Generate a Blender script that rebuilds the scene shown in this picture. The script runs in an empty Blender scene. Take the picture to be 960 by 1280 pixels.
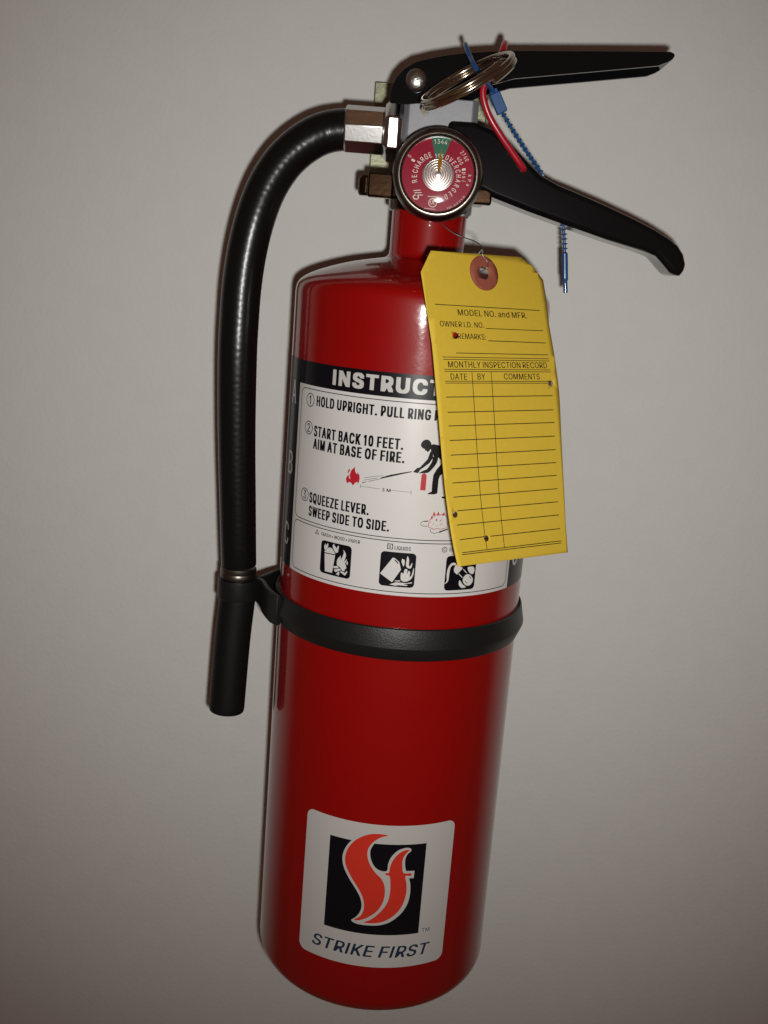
import bpy, bmesh, math, random
from mathutils import Vector, Matrix, Euler
random.seed(4)
SC = bpy.context.scene
COL = SC.collection
MM = 0.001

# ------------------------------------------------------------------ camera
camd = bpy.data.cameras.new('camera')
cam = bpy.data.objects.new('camera', camd)
COL.objects.link(cam)
SC.camera = cam
camd.sensor_fit = 'HORIZONTAL'
camd.sensor_width = 36.0
camd.lens = 49.2411
camd.clip_start = 0.01
camd.clip_end = 20
CR, CU, CF = Vector((0.996438,0.037834,0.075371)), Vector((-0.081903,0.221119,0.971802)), Vector((-0.020101,0.974513,-0.223430))
CP = Vector((0.000000,-0.456474,0.082176))
cam.matrix_world = Matrix(((CR.x, CU.x, -CF.x, CP.x), (CR.y, CU.y, -CF.y, CP.y), (CR.z, CU.z, -CF.z, CP.z), (0, 0, 0, 1)))

# ------------------------------------------------------------------ light
world = bpy.data.worlds.new('World')
SC.world = world
world.use_nodes = True
bg = world.node_tree.nodes['Background']
bg.inputs[0].default_value = (1.0, 0.53, 0.35, 1)
bg.inputs[1].default_value = 0.059

# the camera's own flash, low and to the right of the lens
fl = bpy.data.lights.new('flash', 'SPOT')
fl.energy = 5.6
fl.color = (1.0, 0.995, 0.96)
fl.shadow_soft_size = 0.006
fl.spot_size = math.radians(90)
fl.spot_blend = 1.0
flo = bpy.data.objects.new('flash', fl)
COL.objects.link(flo)
flo.location = CP + CR * 0.013 - CU * 0.020
aim = (CF + CU * 0.12 - CR * 0.01).normalized()
flo.rotation_euler = aim.to_track_quat('-Z', 'Y').to_euler()

# warm ceiling lamp above and in front of the wall
cl = bpy.data.lights.new('ceiling_lamp', 'POINT')
cl.energy = 0.16
cl.color = (1.0, 0.50, 0.18)
cl.shadow_soft_size = 0.016
clo = bpy.data.objects.new('ceiling_lamp', cl)
COL.objects.link(clo)
clo.location = (-0.12, -0.62, 1.35)

SC.view_settings.view_transform = 'Standard'
SC.view_settings.look = 'None'
SC.view_settings.exposure = 0.0
SC.view_settings.gamma = 1.0
SC.view_settings.use_curve_mapping = False

# ------------------------------------------------------------------ materials
def mat(name, color, rough=0.5, metal=0.0, coat=0.0, coat_rough=0.03, bump=None, vary=None, spec=0.5, trans=0.0, ior=1.5):
    m = bpy.data.materials.new(name)
    m.use_nodes = True
    nt = m.node_tree
    b = nt.nodes['Principled BSDF']
    b.inputs['Base Color'].default_value = (*color, 1)
    b.inputs['Roughness'].default_value = rough
    b.inputs['Metallic'].default_value = metal
    b.inputs['Coat Weight'].default_value = coat
    b.inputs['Coat Roughness'].default_value = coat_rough
    b.inputs['Specular IOR Level'].default_value = spec
    b.inputs['Transmission Weight'].default_value = trans
    b.inputs['IOR'].default_value = ior
    tc = nt.nodes.new('ShaderNodeTexCoord')
    if vary:
        scale, amt = vary
        n = nt.nodes.new('ShaderNodeTexNoise')
        n.inputs['Scale'].default_value = scale
        n.inputs['Detail'].default_value = 6
        nt.links.new(tc.outputs['Object'], n.inputs['Vector'])
        mx = nt.nodes.new('ShaderNodeMix')
        mx.data_type = 'RGBA'
        mx.inputs[6].default_value = (*[c * (1 - amt) for c in color], 1)
        mx.inputs[7].default_value = (*[min(1, c * (1 + amt)) for c in color], 1)
        nt.links.new(n.outputs['Fac'], mx.inputs[0])
        nt.links.new(mx.outputs[2], b.inputs['Base Color'])
    if bump:
        scale, strength, dist = bump
        n = nt.nodes.new('ShaderNodeTexNoise')
        n.inputs['Scale'].default_value = scale
        n.inputs['Detail'].default_value = 3
        nt.links.new(tc.outputs['Object'], n.inputs['Vector'])
        bp = nt.nodes.new('ShaderNodeBump')
        bp.inputs['Strength'].default_value = strength
        bp.inputs['Distance'].default_value = dist
        nt.links.new(n.outputs['Fac'], bp.inputs['Height'])
        nt.links.new(bp.outputs['Normal'], b.inputs['Normal'])
        if coat:
            nt.links.new(bp.outputs['Normal'], b.inputs['Coat Normal'])
    return m

M_WALL = mat('wall_paint', (0.72, 0.715, 0.685), 0.75, bump=(420, 0.35, 0.0006), vary=(90, 0.03), spec=0.2)
M_RED = mat('red_enamel', (0.275, 0.0010, 0.0008), 0.42, coat=1.0, coat_rough=0.075, bump=(700, 0.05, 0.0003), spec=0.12)
def uneven_gloss(m, scale, lo, hi):
    nt = m.node_tree
    b = nt.nodes['Principled BSDF']
    tc = nt.nodes.new('ShaderNodeTexCoord')
    n = nt.nodes.new('ShaderNodeTexNoise')
    n.inputs['Scale'].default_value = scale
    n.inputs['Detail'].default_value = 8
    r = nt.nodes.new('ShaderNodeMapRange')
    r.inputs['From Min'].default_value = .35
    r.inputs['From Max'].default_value = .7
    r.inputs['To Min'].default_value = lo
    r.inputs['To Max'].default_value = hi
    nt.links.new(tc.outputs['Object'], n.inputs['Vector'])
    nt.links.new(n.outputs['Fac'], r.inputs['Value'])
    nt.links.new(r.outputs['Result'], b.inputs['Coat Roughness'])
uneven_gloss(M_RED, 60, .05, .14)
M_BLACK = mat('black_paint', (0.004, 0.004, 0.005), 0.12, bump=(400, 0.02, 0.0003), spec=0.45)
M_PLASTIC = mat('black_plastic', (0.008, 0.008, 0.008), 0.42, bump=(1600, 0.30, 0.0003))
M_RUBBER = mat('black_rubber', (0.005, 0.005, 0.005), 0.28, bump=(800, 0.12, 0.0003), spec=0.38)
M_NOZZLE = mat('black_nozzle_plastic', (0.005, 0.005, 0.005), 0.5, bump=(600, 0.15, 0.0003), spec=0.3)
M_NICKEL = mat('nickel', (0.66, 0.65, 0.64), 0.20, 1.0, bump=(900, 0.06, 0.0002))
M_CRIMP = mat('crimped_nickel', (0.66, 0.65, 0.64), 0.24, 1.0, bump=(700, 0.10, 0.0002))
M_STEEL = mat('ring_steel', (0.50, 0.44, 0.36), 0.17, 1.0, bump=(700, 0.08, 0.0002))
M_DULL = mat('dull_steel', (0.20, 0.175, 0.155), 0.36, 1.0, bump=(700, 0.15, 0.0002))
M_RIVET = mat('rivet_steel', (0.55, 0.54, 0.53), 0.28, 1.0, bump=(1200, 0.5, 0.0003))
M_ALU = mat('grey_aluminium', (0.27, 0.27, 0.285), 0.55, 0.55, bump=(1500, 0.2, 0.0002), vary=(300, 0.08))
M_ZINC = mat('yellow_zinc', (0.30, 0.30, 0.20), 0.45, 0.7, bump=(800, 0.35, 0.0003), vary=(220, 0.25))
M_SHADE_BROWN = mat('shade_brown_metal', (0.055, 0.028, 0.014), 0.18, 0.9, bump=(500, 0.1, 0.0003))  # shade on the zinc arms put into the colour as brown; valve collar shares it
M_BEZEL = mat('bezel_metal', (0.22, 0.19, 0.165), 0.30, 1.0, bump=(900, .1, .0003))
M_WHITE = mat('label_white', (0.70, 0.675, 0.66), 0.35, coat=0.5, coat_rough=0.06)
M_INK = mat('label_ink', (0.004, 0.004, 0.007), 0.32, spec=0.25, coat=0.25, coat_rough=0.06)
M_NAVY = mat('logo_navy_ink', (0.008, 0.03, 0.065), 0.35, coat=0.4, coat_rough=0.08)
M_LRED = mat('label_red_ink', (0.50, 0.015, 0.03), 0.35, coat=0.5, coat_rough=0.06)
M_LOGO = mat('logo_red_ink', (0.66, 0.035, 0.018), 0.35, coat=0.4, coat_rough=0.08)
M_STICK = mat('sticker_white', (0.56, 0.54, 0.515), 0.35, coat=0.4, coat_rough=0.08)
M_CARD = mat('yellow_card', (0.67, 0.46, 0.042), 0.65, bump=(1800, 0.25, 0.0001), vary=(500, 0.05), spec=0.25)
M_TINK = mat('tag_ink', (0.018, 0.012, 0.004), 0.6)
M_GROM = mat('fibre_washer', (0.30, 0.075, 0.045), 0.7, bump=(1800, 0.3, 0.0001), vary=(700, 0.15))
M_WIRE = mat('grey_wire', (0.30, 0.29, 0.27), 0.35, 0.9)
M_SEALR = mat('red_plastic', (0.42, 0.008, 0.022), 0.32, coat=0.4, coat_rough=0.1)
M_SEALB = mat('blue_plastic', (0.012, 0.075, 0.23), 0.32, coat=0.3, coat_rough=0.1)
M_DIAL = mat('dial_red', (0.30, 0.008, 0.03), 0.14, vary=(500, 0.12))
M_GREEN = mat('dial_green', (0.006, 0.13, 0.07), 0.2)
M_CREAM = mat('dial_print', (0.72, 0.60, 0.52), 0.45)
M_NEEDLE = mat('needle_yellow', (0.30, 0.125, 0.006), 0.65, spec=0.1)
M_COIL = mat('coil_metal', (0.55, 0.51, 0.48), 0.22, 1.0)

M_HUB = mat('hub_metal', (0.30, 0.25, 0.235), 0.32, 0.85)

def glass_mat():
    m = bpy.data.materials.new('gauge_lens')
    m.use_nodes = True
    nt = m.node_tree
    for n in list(nt.nodes):
        if n.type != 'OUTPUT_MATERIAL':
            nt.nodes.remove(n)
    out = [n for n in nt.nodes if n.type == 'OUTPUT_MATERIAL'][0]
    t = nt.nodes.new('ShaderNodeBsdfTransparent')
    g = nt.nodes.new('ShaderNodeBsdfGlossy')
    g.inputs['Roughness'].default_value = 0.06
    fr = nt.nodes.new('ShaderNodeFresnel')
    fr.inputs['IOR'].default_value = 1.45
    mx = nt.nodes.new('ShaderNodeMixShader')
    nt.links.new(fr.outputs[0], mx.inputs[0])
    nt.links.new(t.outputs[0], mx.inputs[1])
    nt.links.new(g.outputs[0], mx.inputs[2])
    nt.links.new(mx.outputs[0], out.inputs[0])
    return m
M_LENS = glass_mat()

# ------------------------------------------------------------------ helpers
def link(name, me, m, parent=None, smooth=30):
    o = bpy.data.objects.new(name, me)
    COL.objects.link(o)
    if m:
        me.materials.append(m)
    if smooth:
        me.shade_smooth()
        me.set_sharp_from_angle(angle=math.radians(smooth))
    if parent:
        o.parent = parent
    return o

def from_bm(name, bm, m, parent=None, smooth=30, normals=True):
    if normals:
        bmesh.ops.recalc_face_normals(bm, faces=bm.faces[:])
    me = bpy.data.meshes.new(name)
    bm.to_mesh(me)
    bm.free()
    return link(name, me, m, parent, smooth)

def thing(name, label, cat, loc=(0, 0, 0)):
    o = bpy.data.objects.new(name, None)
    o.empty_display_size = 0.02
    COL.objects.link(o)
    o.location = loc
    o['label'] = label
    o['category'] = cat
    return o

def settle(root):
    """keep children where they were built in world space"""
    off = Matrix.Translation(root.location).inverted()
    for ch in root.children:
        ch.matrix_parent_inverse = off

def lathe(bm, prof, seg=96, axis='Z', org=(0, 0, 0), cap0=True, cap1=True):
    """prof: (radius, height) in mm along axis"""
    rings = []
    for r, h in prof:
        ring = []
        for i in range(seg):
            a = 2 * math.pi * i / seg
            if axis == 'Z':
                p = (org[0] + r * math.cos(a), org[1] + r * math.sin(a), org[2] + h)
            elif axis == 'Y':
                p = (org[0] + r * math.cos(a), org[1] + h, org[2] + r * math.sin(a))
            else:
                p = (org[0] + h, org[1] + r * math.cos(a), org[2] + r * math.sin(a))
            ring.append(bm.verts.new([c * MM for c in p]))
        rings.append(ring)
    for A, B in zip(rings, rings[1:]):
        for i in range(seg):
            j = (i + 1) % seg
            bm.faces.new((A[i], A[j], B[j], B[i]))
    if cap0:
        bm.faces.new(rings[0][::-1])
    if cap1:
        bm.faces.new(rings[-1])
    return rings

def catmull(pts, n=8, closed=False):
    P = [Vector(p) for p in pts]
    out = []
    N = len(P)
    rng = range(N if closed else N - 1)
    for i in rng:
        if closed:
            p0, p1, p2, p3 = P[(i - 1) % N], P[i], P[(i + 1) % N], P[(i + 2) % N]
        else:
            p0, p1, p2, p3 = P[max(i - 1, 0)], P[i], P[i + 1], P[min(i + 2, N - 1)]
        for k in range(n):
            t = k / n
            out.append(0.5 * ((2 * p1) + (p2 - p0) * t + (2 * p0 - 5 * p1 + 4 * p2 - p3) * t * t + (3 * p1 - p0 - 3 * p2 + p3) * t ** 3))
    if not closed:
        out.append(P[-1].copy())
    return out

def tube(bm, pts, rad, seg=14, closed=False, caps=True):
    """pts in mm; rad a number or f(i, theta, s)"""
    P = [Vector(p) for p in pts]
    N = len(P)
    tang = []
    for i in range(N):
        a = P[(i - 1) % N] if (closed or i > 0) else P[i]
        b = P[(i + 1) % N] if (closed or i < N - 1) else P[i]
        tang.append((b - a).normalized())
    ref = Vector((0, 0, 1)) if abs(tang[0].z) < 0.9 else Vector((0, 1, 0))
    u = (ref - tang[0] * ref.dot(tang[0])).normalized()
    rings = []
    s = 0.0
    for i in range(N):
        if i:
            s += (P[i] - P[i - 1]).length
        u = (u - tang[i] * u.dot(tang[i])).normalized()
        v = tang[i].cross(u)
        ring = []
        for k in range(seg):
            a = 2 * math.pi * k / seg
            r = rad(i, a, s) if callable(rad) else rad
            ring.append(bm.verts.new((P[i] + (u * math.cos(a) + v * math.sin(a)) * r) * MM))
        rings.append(ring)
    rr = list(zip(rings, rings[1:])) + ([(rings[-1], rings[0])] if closed else [])
    for A, B in rr:
        for k in range(seg):
            j = (k + 1) % seg
            bm.faces.new((A[k], A[j], B[j], B[k]))
    if caps and not closed:
        bm.faces.new(rings[0][::-1])
        bm.faces.new(rings[-1])

def extrude_xz(bm, poly, y0, y1):
    """polygon in (x, z) mm extruded along y"""
    A = [bm.verts.new((x * MM, y0 * MM, z * MM)) for x, z in poly]
    B = [bm.verts.new((x * MM, y1 * MM, z * MM)) for x, z in poly]
    bm.faces.new(A)
    bm.faces.new(B[::-1])
    n = len(poly)
    for i in range(n):
        j = (i + 1) % n
        bm.faces.new((A[i], A[j], B[j], B[i]))

def box(bm, x0, x1, y0, y1, z0, z1):
    extrude_xz(bm, [(x0, z0), (x1, z0), (x1, z1), (x0, z1)], y0, y1)

def bevel(o, w, seg=3, ang=30):
    b = o.modifiers.new('bevel', 'BEVEL')
    b.width = w * MM
    b.segments = seg
    b.limit_method = 'ANGLE'
    b.angle_limit = math.radians(ang)
    b.harden_normals = False
    return o

# ---- flat print: 2D outlines are filled, cut finely, then laid on a surface
_dg = None
def curve_mesh(cu):
    o = bpy.data.objects.new('outline', cu)
    COL.objects.link(o)
    bpy.context.view_layer.update()
    dg = bpy.context.evaluated_depsgraph_get()
    me = bpy.data.meshes.new_from_object(o.evaluated_get(dg))
    bpy.data.objects.remove(o)
    bpy.data.curves.remove(cu)
    bm = bmesh.new()
    bm.from_mesh(me)
    bpy.data.meshes.remove(me)
    return bm

def fill(loops):
    cu = bpy.data.curves.new('outline', 'CURVE')
    cu.dimensions = '2D'
    cu.fill_mode = 'BOTH'
    for lp in loops:
        sp = cu.splines.new('POLY')
        sp.points.add(len(lp) - 1)
        for p, q in zip(sp.points, lp):
            p.co = (q[0], q[1], 0, 1)
        sp.use_cyclic_u = True
    return curve_mesh(cu)

# letter outlines, 1/1000 of the letter size: advance, loops (outer loops run clockwise)
G = {
'.':(188,['95,-4 83,-3 73,1 63,9 55,18 51,29 50,41 51,53 55,64 63,73 73,81 83,85 95,87 107,85 118,81 128,73 135,64 140,53 141,41 140,29 135,18 128,9 118,1 107,-3']),
'0':(453,['227,-7 191,-3 158,7 130,24 105,48 85,77 69,113 57,155 50,202 48,254 50,306 57,353 69,395 85,431 106,461 130,484 159,502 191,512 227,516 262,512 295,502 323,484 348,461 368,431 384,395 396,353 403,306 405,254 403,202 396,155 384,113 368,77 348,48 323,24 295,7 263,-3','227,50 250,52 271,60 290,74 306,92 320,116 330,144 338,176 342,213 344,254 342,295 338,332 330,365 320,393 306,416 290,435 271,449 250,457 227,460 203,457 182,449 163,435 147,416 134,393 123,365 115,332 111,295 109,254 111,213 115,176 123,144 134,116 147,92 163,74 182,60 203,52']),
'1':(330,['206,509 206,0 142,0 142,418 40,362 40,428 136,509']),
'2':(453,['64,0 64,47 234,229 282,282 294,298 303,312 311,327 316,341 319,356 320,371 319,389 315,405 308,419 298,431 287,441 273,449 258,455 241,458 224,460 205,458 188,454 172,447 159,438 148,427 139,413 132,398 128,381 127,362 66,362 68,391 75,418 86,442 102,464 121,482 143,496 168,507 196,513 225,516 254,513 281,507 306,497 328,482 346,465 361,445 372,423 379,398 381,372 380,354 377,336 371,318 363,299 351,280 336,259 267,180 153,60 389,57 389,0']),
'3':(453,['218,-7 188,-5 159,1 133,10 108,22 88,38 70,57 57,79 48,104 44,132 109,132 112,115 118,100 126,87 137,76 150,66 165,59 182,54 200,51 219,50 239,51 258,55 275,61 291,69 304,80 315,93 323,108 328,125 329,145 328,163 323,180 316,196 306,211 292,223 275,234 254,241 229,246 201,248 157,248 157,299 288,448 288,452 70,452 70,509 372,509 372,461 211,278 211,289 247,290 279,286 308,276 333,262 354,244 371,222 383,198 391,173 393,145 390,116 383,90 370,66 354,45 333,27 309,12 281,2 251,-5']),
'4':(453,['40,105 40,158 247,509 311,509 109,166 413,163 413,105','282,0 282,121 282,146 282,318 343,318 343,0']),
'5':(453,['221,-7 192,-5 165,1 140,11 118,25 99,41 83,60 71,82 63,105 60,130 122,130 125,115 130,102 138,89 148,78 160,68 173,60 188,54 204,51 221,50 241,51 259,56 276,64 291,75 304,89 314,104 322,122 326,141 328,162 326,183 321,203 314,221 303,237 290,251 275,262 257,270 238,275 218,277 201,276 184,273 167,268 152,262 139,255 128,246 67,253 96,509 366,509 366,452 151,452 134,301 148,311 162,318 178,325 194,330 212,333 229,334 252,332 274,328 294,321 313,311 330,299 345,285 358,269 370,251 379,231 386,210 390,187 391,163 388,132 381,102 369,76 352,52 332,32 309,15 282,3 253,-4']),
'6':(453,['226,-7 196,-4 168,3 142,15 119,31 100,51 84,74 73,101 66,130 64,162 65,187 71,212 80,239 93,268 112,302 137,340 252,509 322,509 151,261 145,261 151,270 157,279 165,288 174,295 184,302 196,307 208,311 221,313 235,314 265,312 291,305 316,295 337,280 355,262 370,240 380,215 387,187 389,157 387,127 379,98 368,73 352,50 333,30 310,14 284,3 257,-4','226,48 245,50 263,55 279,63 293,73 304,86 314,101 322,119 326,137 327,157 326,178 322,196 314,213 304,228 293,241 279,251 263,259 245,264 226,265 207,264 190,259 174,252 160,241 148,229 138,214 131,197 126,179 125,158 126,138 131,119 138,102 148,86 160,73 174,63 190,55 207,50']),
'7':(453,['97,0 323,448 323,452 62,452 62,509 391,509 391,449 165,0']),
'8':(453,['226,-7 193,-5 163,1 136,11 111,25 91,42 74,62 62,84 54,109 52,135 53,156 58,176 65,195 75,212 87,228 101,241 117,252 134,260 153,265 129,276 109,289 93,308 80,330 73,354 70,380 73,405 79,429 90,450 106,469 124,485 146,498 170,508 197,514 226,516 255,514 282,508 306,498 328,485 346,469 361,450 373,429 379,405 382,380 379,354 372,330 359,308 343,289 323,276 300,267 319,260 335,252 351,241 365,228 377,212 387,195 395,176 399,156 401,135 398,109 391,84 378,62 362,42 341,25 317,11 289,1 259,-5','226,49 248,50 267,54 285,60 300,69 313,79 323,91 331,106 335,121 337,139 335,157 330,173 322,189 312,202 298,213 283,223 265,230 247,234 226,235 206,234 187,230 169,223 154,213 140,202 130,189 122,173 117,157 115,139 117,121 121,106 129,91 139,79 152,69 167,60 185,54 205,50','226,290 244,291 260,294 274,300 287,308 298,318 307,330 314,344 318,359 319,376 318,392 314,407 308,420 299,432 288,442 275,449 260,455 244,459 226,460 208,459 192,455 177,449 164,442 153,432 145,420 138,407 134,392 133,376 134,359 138,344 145,330 154,318 165,308 178,300 193,294 209,291']),
'9':(453,['226,516 256,513 285,506 310,494 333,478 352,458 368,434 380,408 387,378 389,347 387,322 382,296 373,270 359,240 340,207 315,168 200,0 130,0 301,248 307,248 302,238 295,229 287,221 278,214 268,207 257,202 245,198 232,195 218,195 188,197 161,203 137,214 116,229 98,247 83,269 72,294 66,321 64,352 66,382 73,411 85,436 101,459 120,479 143,494 168,506 196,513','226,460 207,459 190,454 174,446 160,435 148,423 138,407 131,390 127,372 125,352 127,331 131,313 138,295 148,280 160,268 174,257 190,250 207,245 226,243 245,245 263,249 279,257 293,267 305,280 314,295 322,312 326,330 327,350 326,371 322,390 314,407 305,422 293,435 279,446 263,454 245,459']),
':':(188,['95,-4 83,-3 73,1 63,9 55,18 51,29 50,41 51,53 55,64 63,73 73,81 83,85 95,87 107,85 118,81 128,73 135,64 140,53 141,41 140,29 135,18 128,9 118,1 107,-3','95,271 83,272 73,277 63,284 55,294 51,304 50,316 51,328 55,339 63,349 73,356 83,360 95,362 107,360 118,356 128,349 135,339 140,328 141,316 140,304 135,294 128,284 118,277 107,272']),
'A':(480,['16,0 201,509 276,509 463,0 395,0 287,302 264,372 232,478 245,478 213,371 191,302 85,0','110,142 110,199 370,199 370,142']),
'B':(456,['60,0 60,509 241,509 274,507 304,501 329,491 350,477 367,461 381,442 390,421 396,398 398,374 397,353 393,336 387,320 378,307 368,295 356,286 343,278 329,272 315,267 315,262 331,260 347,254 363,245 378,234 391,220 402,203 411,184 416,161 418,136 416,111 410,88 400,67 386,48 368,31 344,18 317,8 284,2 247,0','125,57 245,57 281,60 309,67 330,80 344,96 353,115 355,137 354,153 350,169 342,184 333,197 320,209 306,218 289,225 269,229 248,231 125,231','125,285 238,285 256,287 273,290 288,296 302,304 314,314 323,326 330,340 335,355 336,372 333,393 326,412 313,429 294,442 270,449 240,452 125,452']),
'C':(510,['267,-7 225,-3 186,7 150,25 119,49 92,79 70,115 53,157 44,203 40,254 44,305 53,352 70,393 92,429 119,459 150,484 186,501 225,512 267,516 293,514 317,511 340,504 362,496 383,485 402,471 419,456 435,438 448,418 459,397 467,373 473,348 408,348 404,365 397,380 389,395 380,407 369,418 357,428 344,437 330,444 315,449 300,453 284,455 267,456 237,453 209,445 184,432 161,414 141,391 125,364 113,332 106,295 103,254 106,213 113,177 125,145 141,117 161,94 184,76 210,63 237,56 267,53 284,54 300,56 315,60 330,65 344,72 357,81 369,90 380,102 389,114 397,128 404,144 408,160 473,160 467,135 459,112 448,91 435,71 420,53 402,38 383,24 363,13 341,5 317,-2 293,-6']),
'D':(502,['219,0 96,0 96,57 215,57 254,60 288,68 318,81 343,99 363,122 379,149 390,181 397,216 399,255 397,294 390,329 379,361 364,388 344,410 320,428 291,441 258,449 221,452 93,452 93,509 225,509 273,505 315,495 353,478 385,455 412,426 433,391 449,351 458,306 462,255 458,205 449,159 433,119 411,83 384,54 351,31 312,14 268,3','125,509 125,0 60,0 60,509']),
'E':(419,['60,0 60,509 372,509 372,452 125,452 125,286 355,286 355,229 125,229 125,57 375,57 375,0']),
'F':(410,['60,0 60,509 369,509 369,452 125,452 125,278 346,278 346,221 125,221 125,0']),
'G':(520,['269,-7 225,-3 185,7 149,25 118,49 91,79 69,116 53,157 43,203 40,254 43,305 53,352 69,393 91,429 117,459 149,484 184,501 223,512 265,516 291,514 316,510 340,504 363,494 384,483 403,469 421,453 436,436 449,416 460,395 468,373 474,349 408,349 402,365 395,379 387,393 378,406 368,417 356,427 344,436 330,443 315,448 300,453 283,455 265,456 236,453 209,445 183,432 160,414 141,392 125,364 113,332 106,295 103,254 106,213 113,177 125,145 141,117 161,95 184,76 210,63 238,56 269,53 296,55 322,61 345,71 365,85 382,102 396,123 407,147 413,173 415,202 434,199 283,199 283,256 478,256 478,200 475,160 466,124 451,91 431,62 406,38 377,19 344,5 308,-4']),
'H':(517,['60,0 60,509 125,509 125,289 392,289 392,509 457,509 457,0 392,0 392,232 125,232 125,0']),
'I':(184,['60,0 60,509 124,509 124,0']),
'J':(396,['185,-7 143,-2 106,11 75,33 52,63 38,100 33,145 33,173 98,173 98,145 100,117 108,93 122,74 139,61 160,53 185,50 209,53 230,61 248,74 261,93 269,117 272,145 272,509 336,509 336,145 332,100 318,63 294,33 263,11 227,-2']),
'K':(467,['104,145 104,216 139,261 174,303 212,344 364,509 448,509 231,276','60,0 60,509 125,509 125,334 124,225 125,193 125,0','372,0 188,259 228,309 449,0']),
'L':(393,['60,0 60,509 125,509 125,57 361,57 361,0']),
'M':(628,['60,0 60,509 152,509 277,187 287,159 299,123 311,84 322,49 307,49 318,83 330,121 342,158 352,187 476,509 568,509 568,0 504,0 504,291 504,327 505,369 506,413 507,457 513,457 498,409 482,363 467,322 456,291 342,0 286,0 170,291 159,321 145,361 129,408 112,457 119,457 120,416 121,372 122,328 122,291 122,0']),
'N':(523,['60,0 60,509 136,509 343,183 363,151 388,107 414,55 405,54 401,108 399,157 399,195 399,509 463,509 463,0 387,0 202,290 177,331 148,381 108,452 119,454 122,384 124,328 125,291 125,0']),
'O':(533,['267,-7 225,-3 186,7 150,25 119,49 92,79 70,115 53,157 44,203 40,254 44,305 53,352 70,393 92,429 119,459 150,484 186,501 225,512 267,516 309,512 348,501 384,484 415,459 442,429 464,393 480,352 490,305 493,254 490,203 480,157 464,115 442,79 415,49 384,25 348,7 309,-3','267,53 296,55 324,63 349,76 372,94 392,116 408,144 420,176 428,213 430,254 428,295 420,332 408,365 392,392 372,415 349,433 324,446 296,453 267,456 237,453 210,445 184,433 161,415 142,392 125,364 113,332 106,295 103,254 106,213 113,176 125,144 142,117 161,94 184,76 210,63 237,55']),
'P':(445,['60,0 60,509 235,509 272,506 305,499 332,487 356,471 375,452 390,430 400,404 407,377 409,348 407,318 400,291 390,265 375,243 356,223 332,207 305,195 272,188 235,186 109,186 109,242 233,242 257,244 279,248 297,256 312,266 324,279 333,294 339,310 343,328 344,348 343,367 339,385 333,402 324,416 312,428 297,439 279,446 257,451 232,452 125,452 125,0']),
'Q':(533,['245,159 313,159 369,85 384,65 468,-48 401,-48 346,27 331,46','267,-7 225,-3 186,7 150,25 119,49 92,79 70,115 53,157 44,203 40,254 44,305 53,352 70,393 92,429 119,459 150,484 186,501 225,512 267,516 309,512 348,501 384,484 415,459 442,429 464,393 480,352 490,305 493,254 490,203 480,157 464,115 442,79 415,49 384,25 348,7 309,-3','267,53 296,55 324,63 349,76 372,94 392,116 408,144 420,176 428,213 430,254 428,295 420,332 408,365 392,392 372,415 349,433 324,446 296,453 267,456 237,453 210,445 184,433 161,415 142,392 125,364 113,332 106,295 103,254 106,213 113,176 125,144 142,117 161,94 184,76 210,63 237,55']),
'R':(449,['60,0 60,509 236,509 273,506 305,500 333,489 356,473 376,455 390,433 401,408 407,381 409,352 407,323 401,296 390,271 376,250 356,232 333,217 305,206 273,200 236,198 96,198 96,255 234,255 258,256 280,260 298,267 313,276 325,287 334,300 340,316 344,333 345,352 344,371 340,389 334,405 325,419 313,430 298,440 279,446 258,451 233,452 125,452 125,0','353,0 230,229 303,229 428,0']),
'S':(447,['224,-9 188,-7 156,-1 128,9 102,23 81,40 64,60 51,83 42,109 38,137 104,137 108,118 114,102 123,88 136,76 150,66 166,59 185,53 204,50 224,49 246,50 267,54 286,60 303,69 317,79 329,92 338,106 344,122 346,139 344,154 340,168 332,179 322,189 310,197 296,205 245,222 184,239 145,253 112,269 86,289 67,313 56,341 52,372 54,400 62,425 75,448 92,468 113,484 138,498 165,508 195,514 227,516 259,514 289,508 316,498 340,484 360,468 377,449 390,427 398,403 401,378 337,378 332,402 320,421 302,437 280,449 254,456 225,459 204,457 185,454 167,448 152,440 139,430 129,418 121,405 117,391 115,376 117,359 122,345 131,334 142,324 155,315 169,308 212,293 264,279 312,264 328,256 344,248 359,238 372,226 384,213 395,198 402,180 407,161 408,139 406,112 399,87 386,64 370,43 349,25 323,11 294,0 261,-7']),
'T':(449,['32,452 32,509 417,509 417,452 257,452 257,0 193,0 193,452']),
'U':(517,['259,-8 220,-6 186,2 154,15 126,33 103,55 85,80 71,108 63,140 60,173 60,509 124,509 124,178 126,155 132,133 141,113 153,95 169,80 187,68 208,59 232,53 259,52 285,53 309,59 331,68 349,80 364,95 377,113 385,133 391,155 393,178 393,509 457,509 457,173 454,140 446,108 433,80 414,55 391,33 363,15 332,2 297,-6']),
'V':(480,['204,0 16,509 84,509 192,206 215,137 248,31 235,31 267,138 290,206 395,509 463,509 278,0']),
'W':(686,['155,0 16,509 82,509 163,196 175,145 187,94 197,40 189,40 200,94 211,145 224,196 306,509 380,509 462,196 474,145 486,94 497,40 488,40 499,94 510,145 523,196 603,509 670,509 530,0 455,0 368,323 351,391 336,475 350,475 335,395 318,323 230,0']),
'X':(474,['18,0 217,284 217,236 29,509 104,509 178,400 204,361 223,329 243,292 232,292 252,329 272,361 298,400 374,509 446,509 259,239 259,287 456,0 382,0 292,129 268,165 250,195 230,231 244,231 225,196 206,166 182,129 91,0']),
'Y':(472,['203,0 203,208 16,509 91,509 192,344 222,292 250,230 224,230 251,293 280,344 381,509 455,509 268,208 268,0']),
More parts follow.
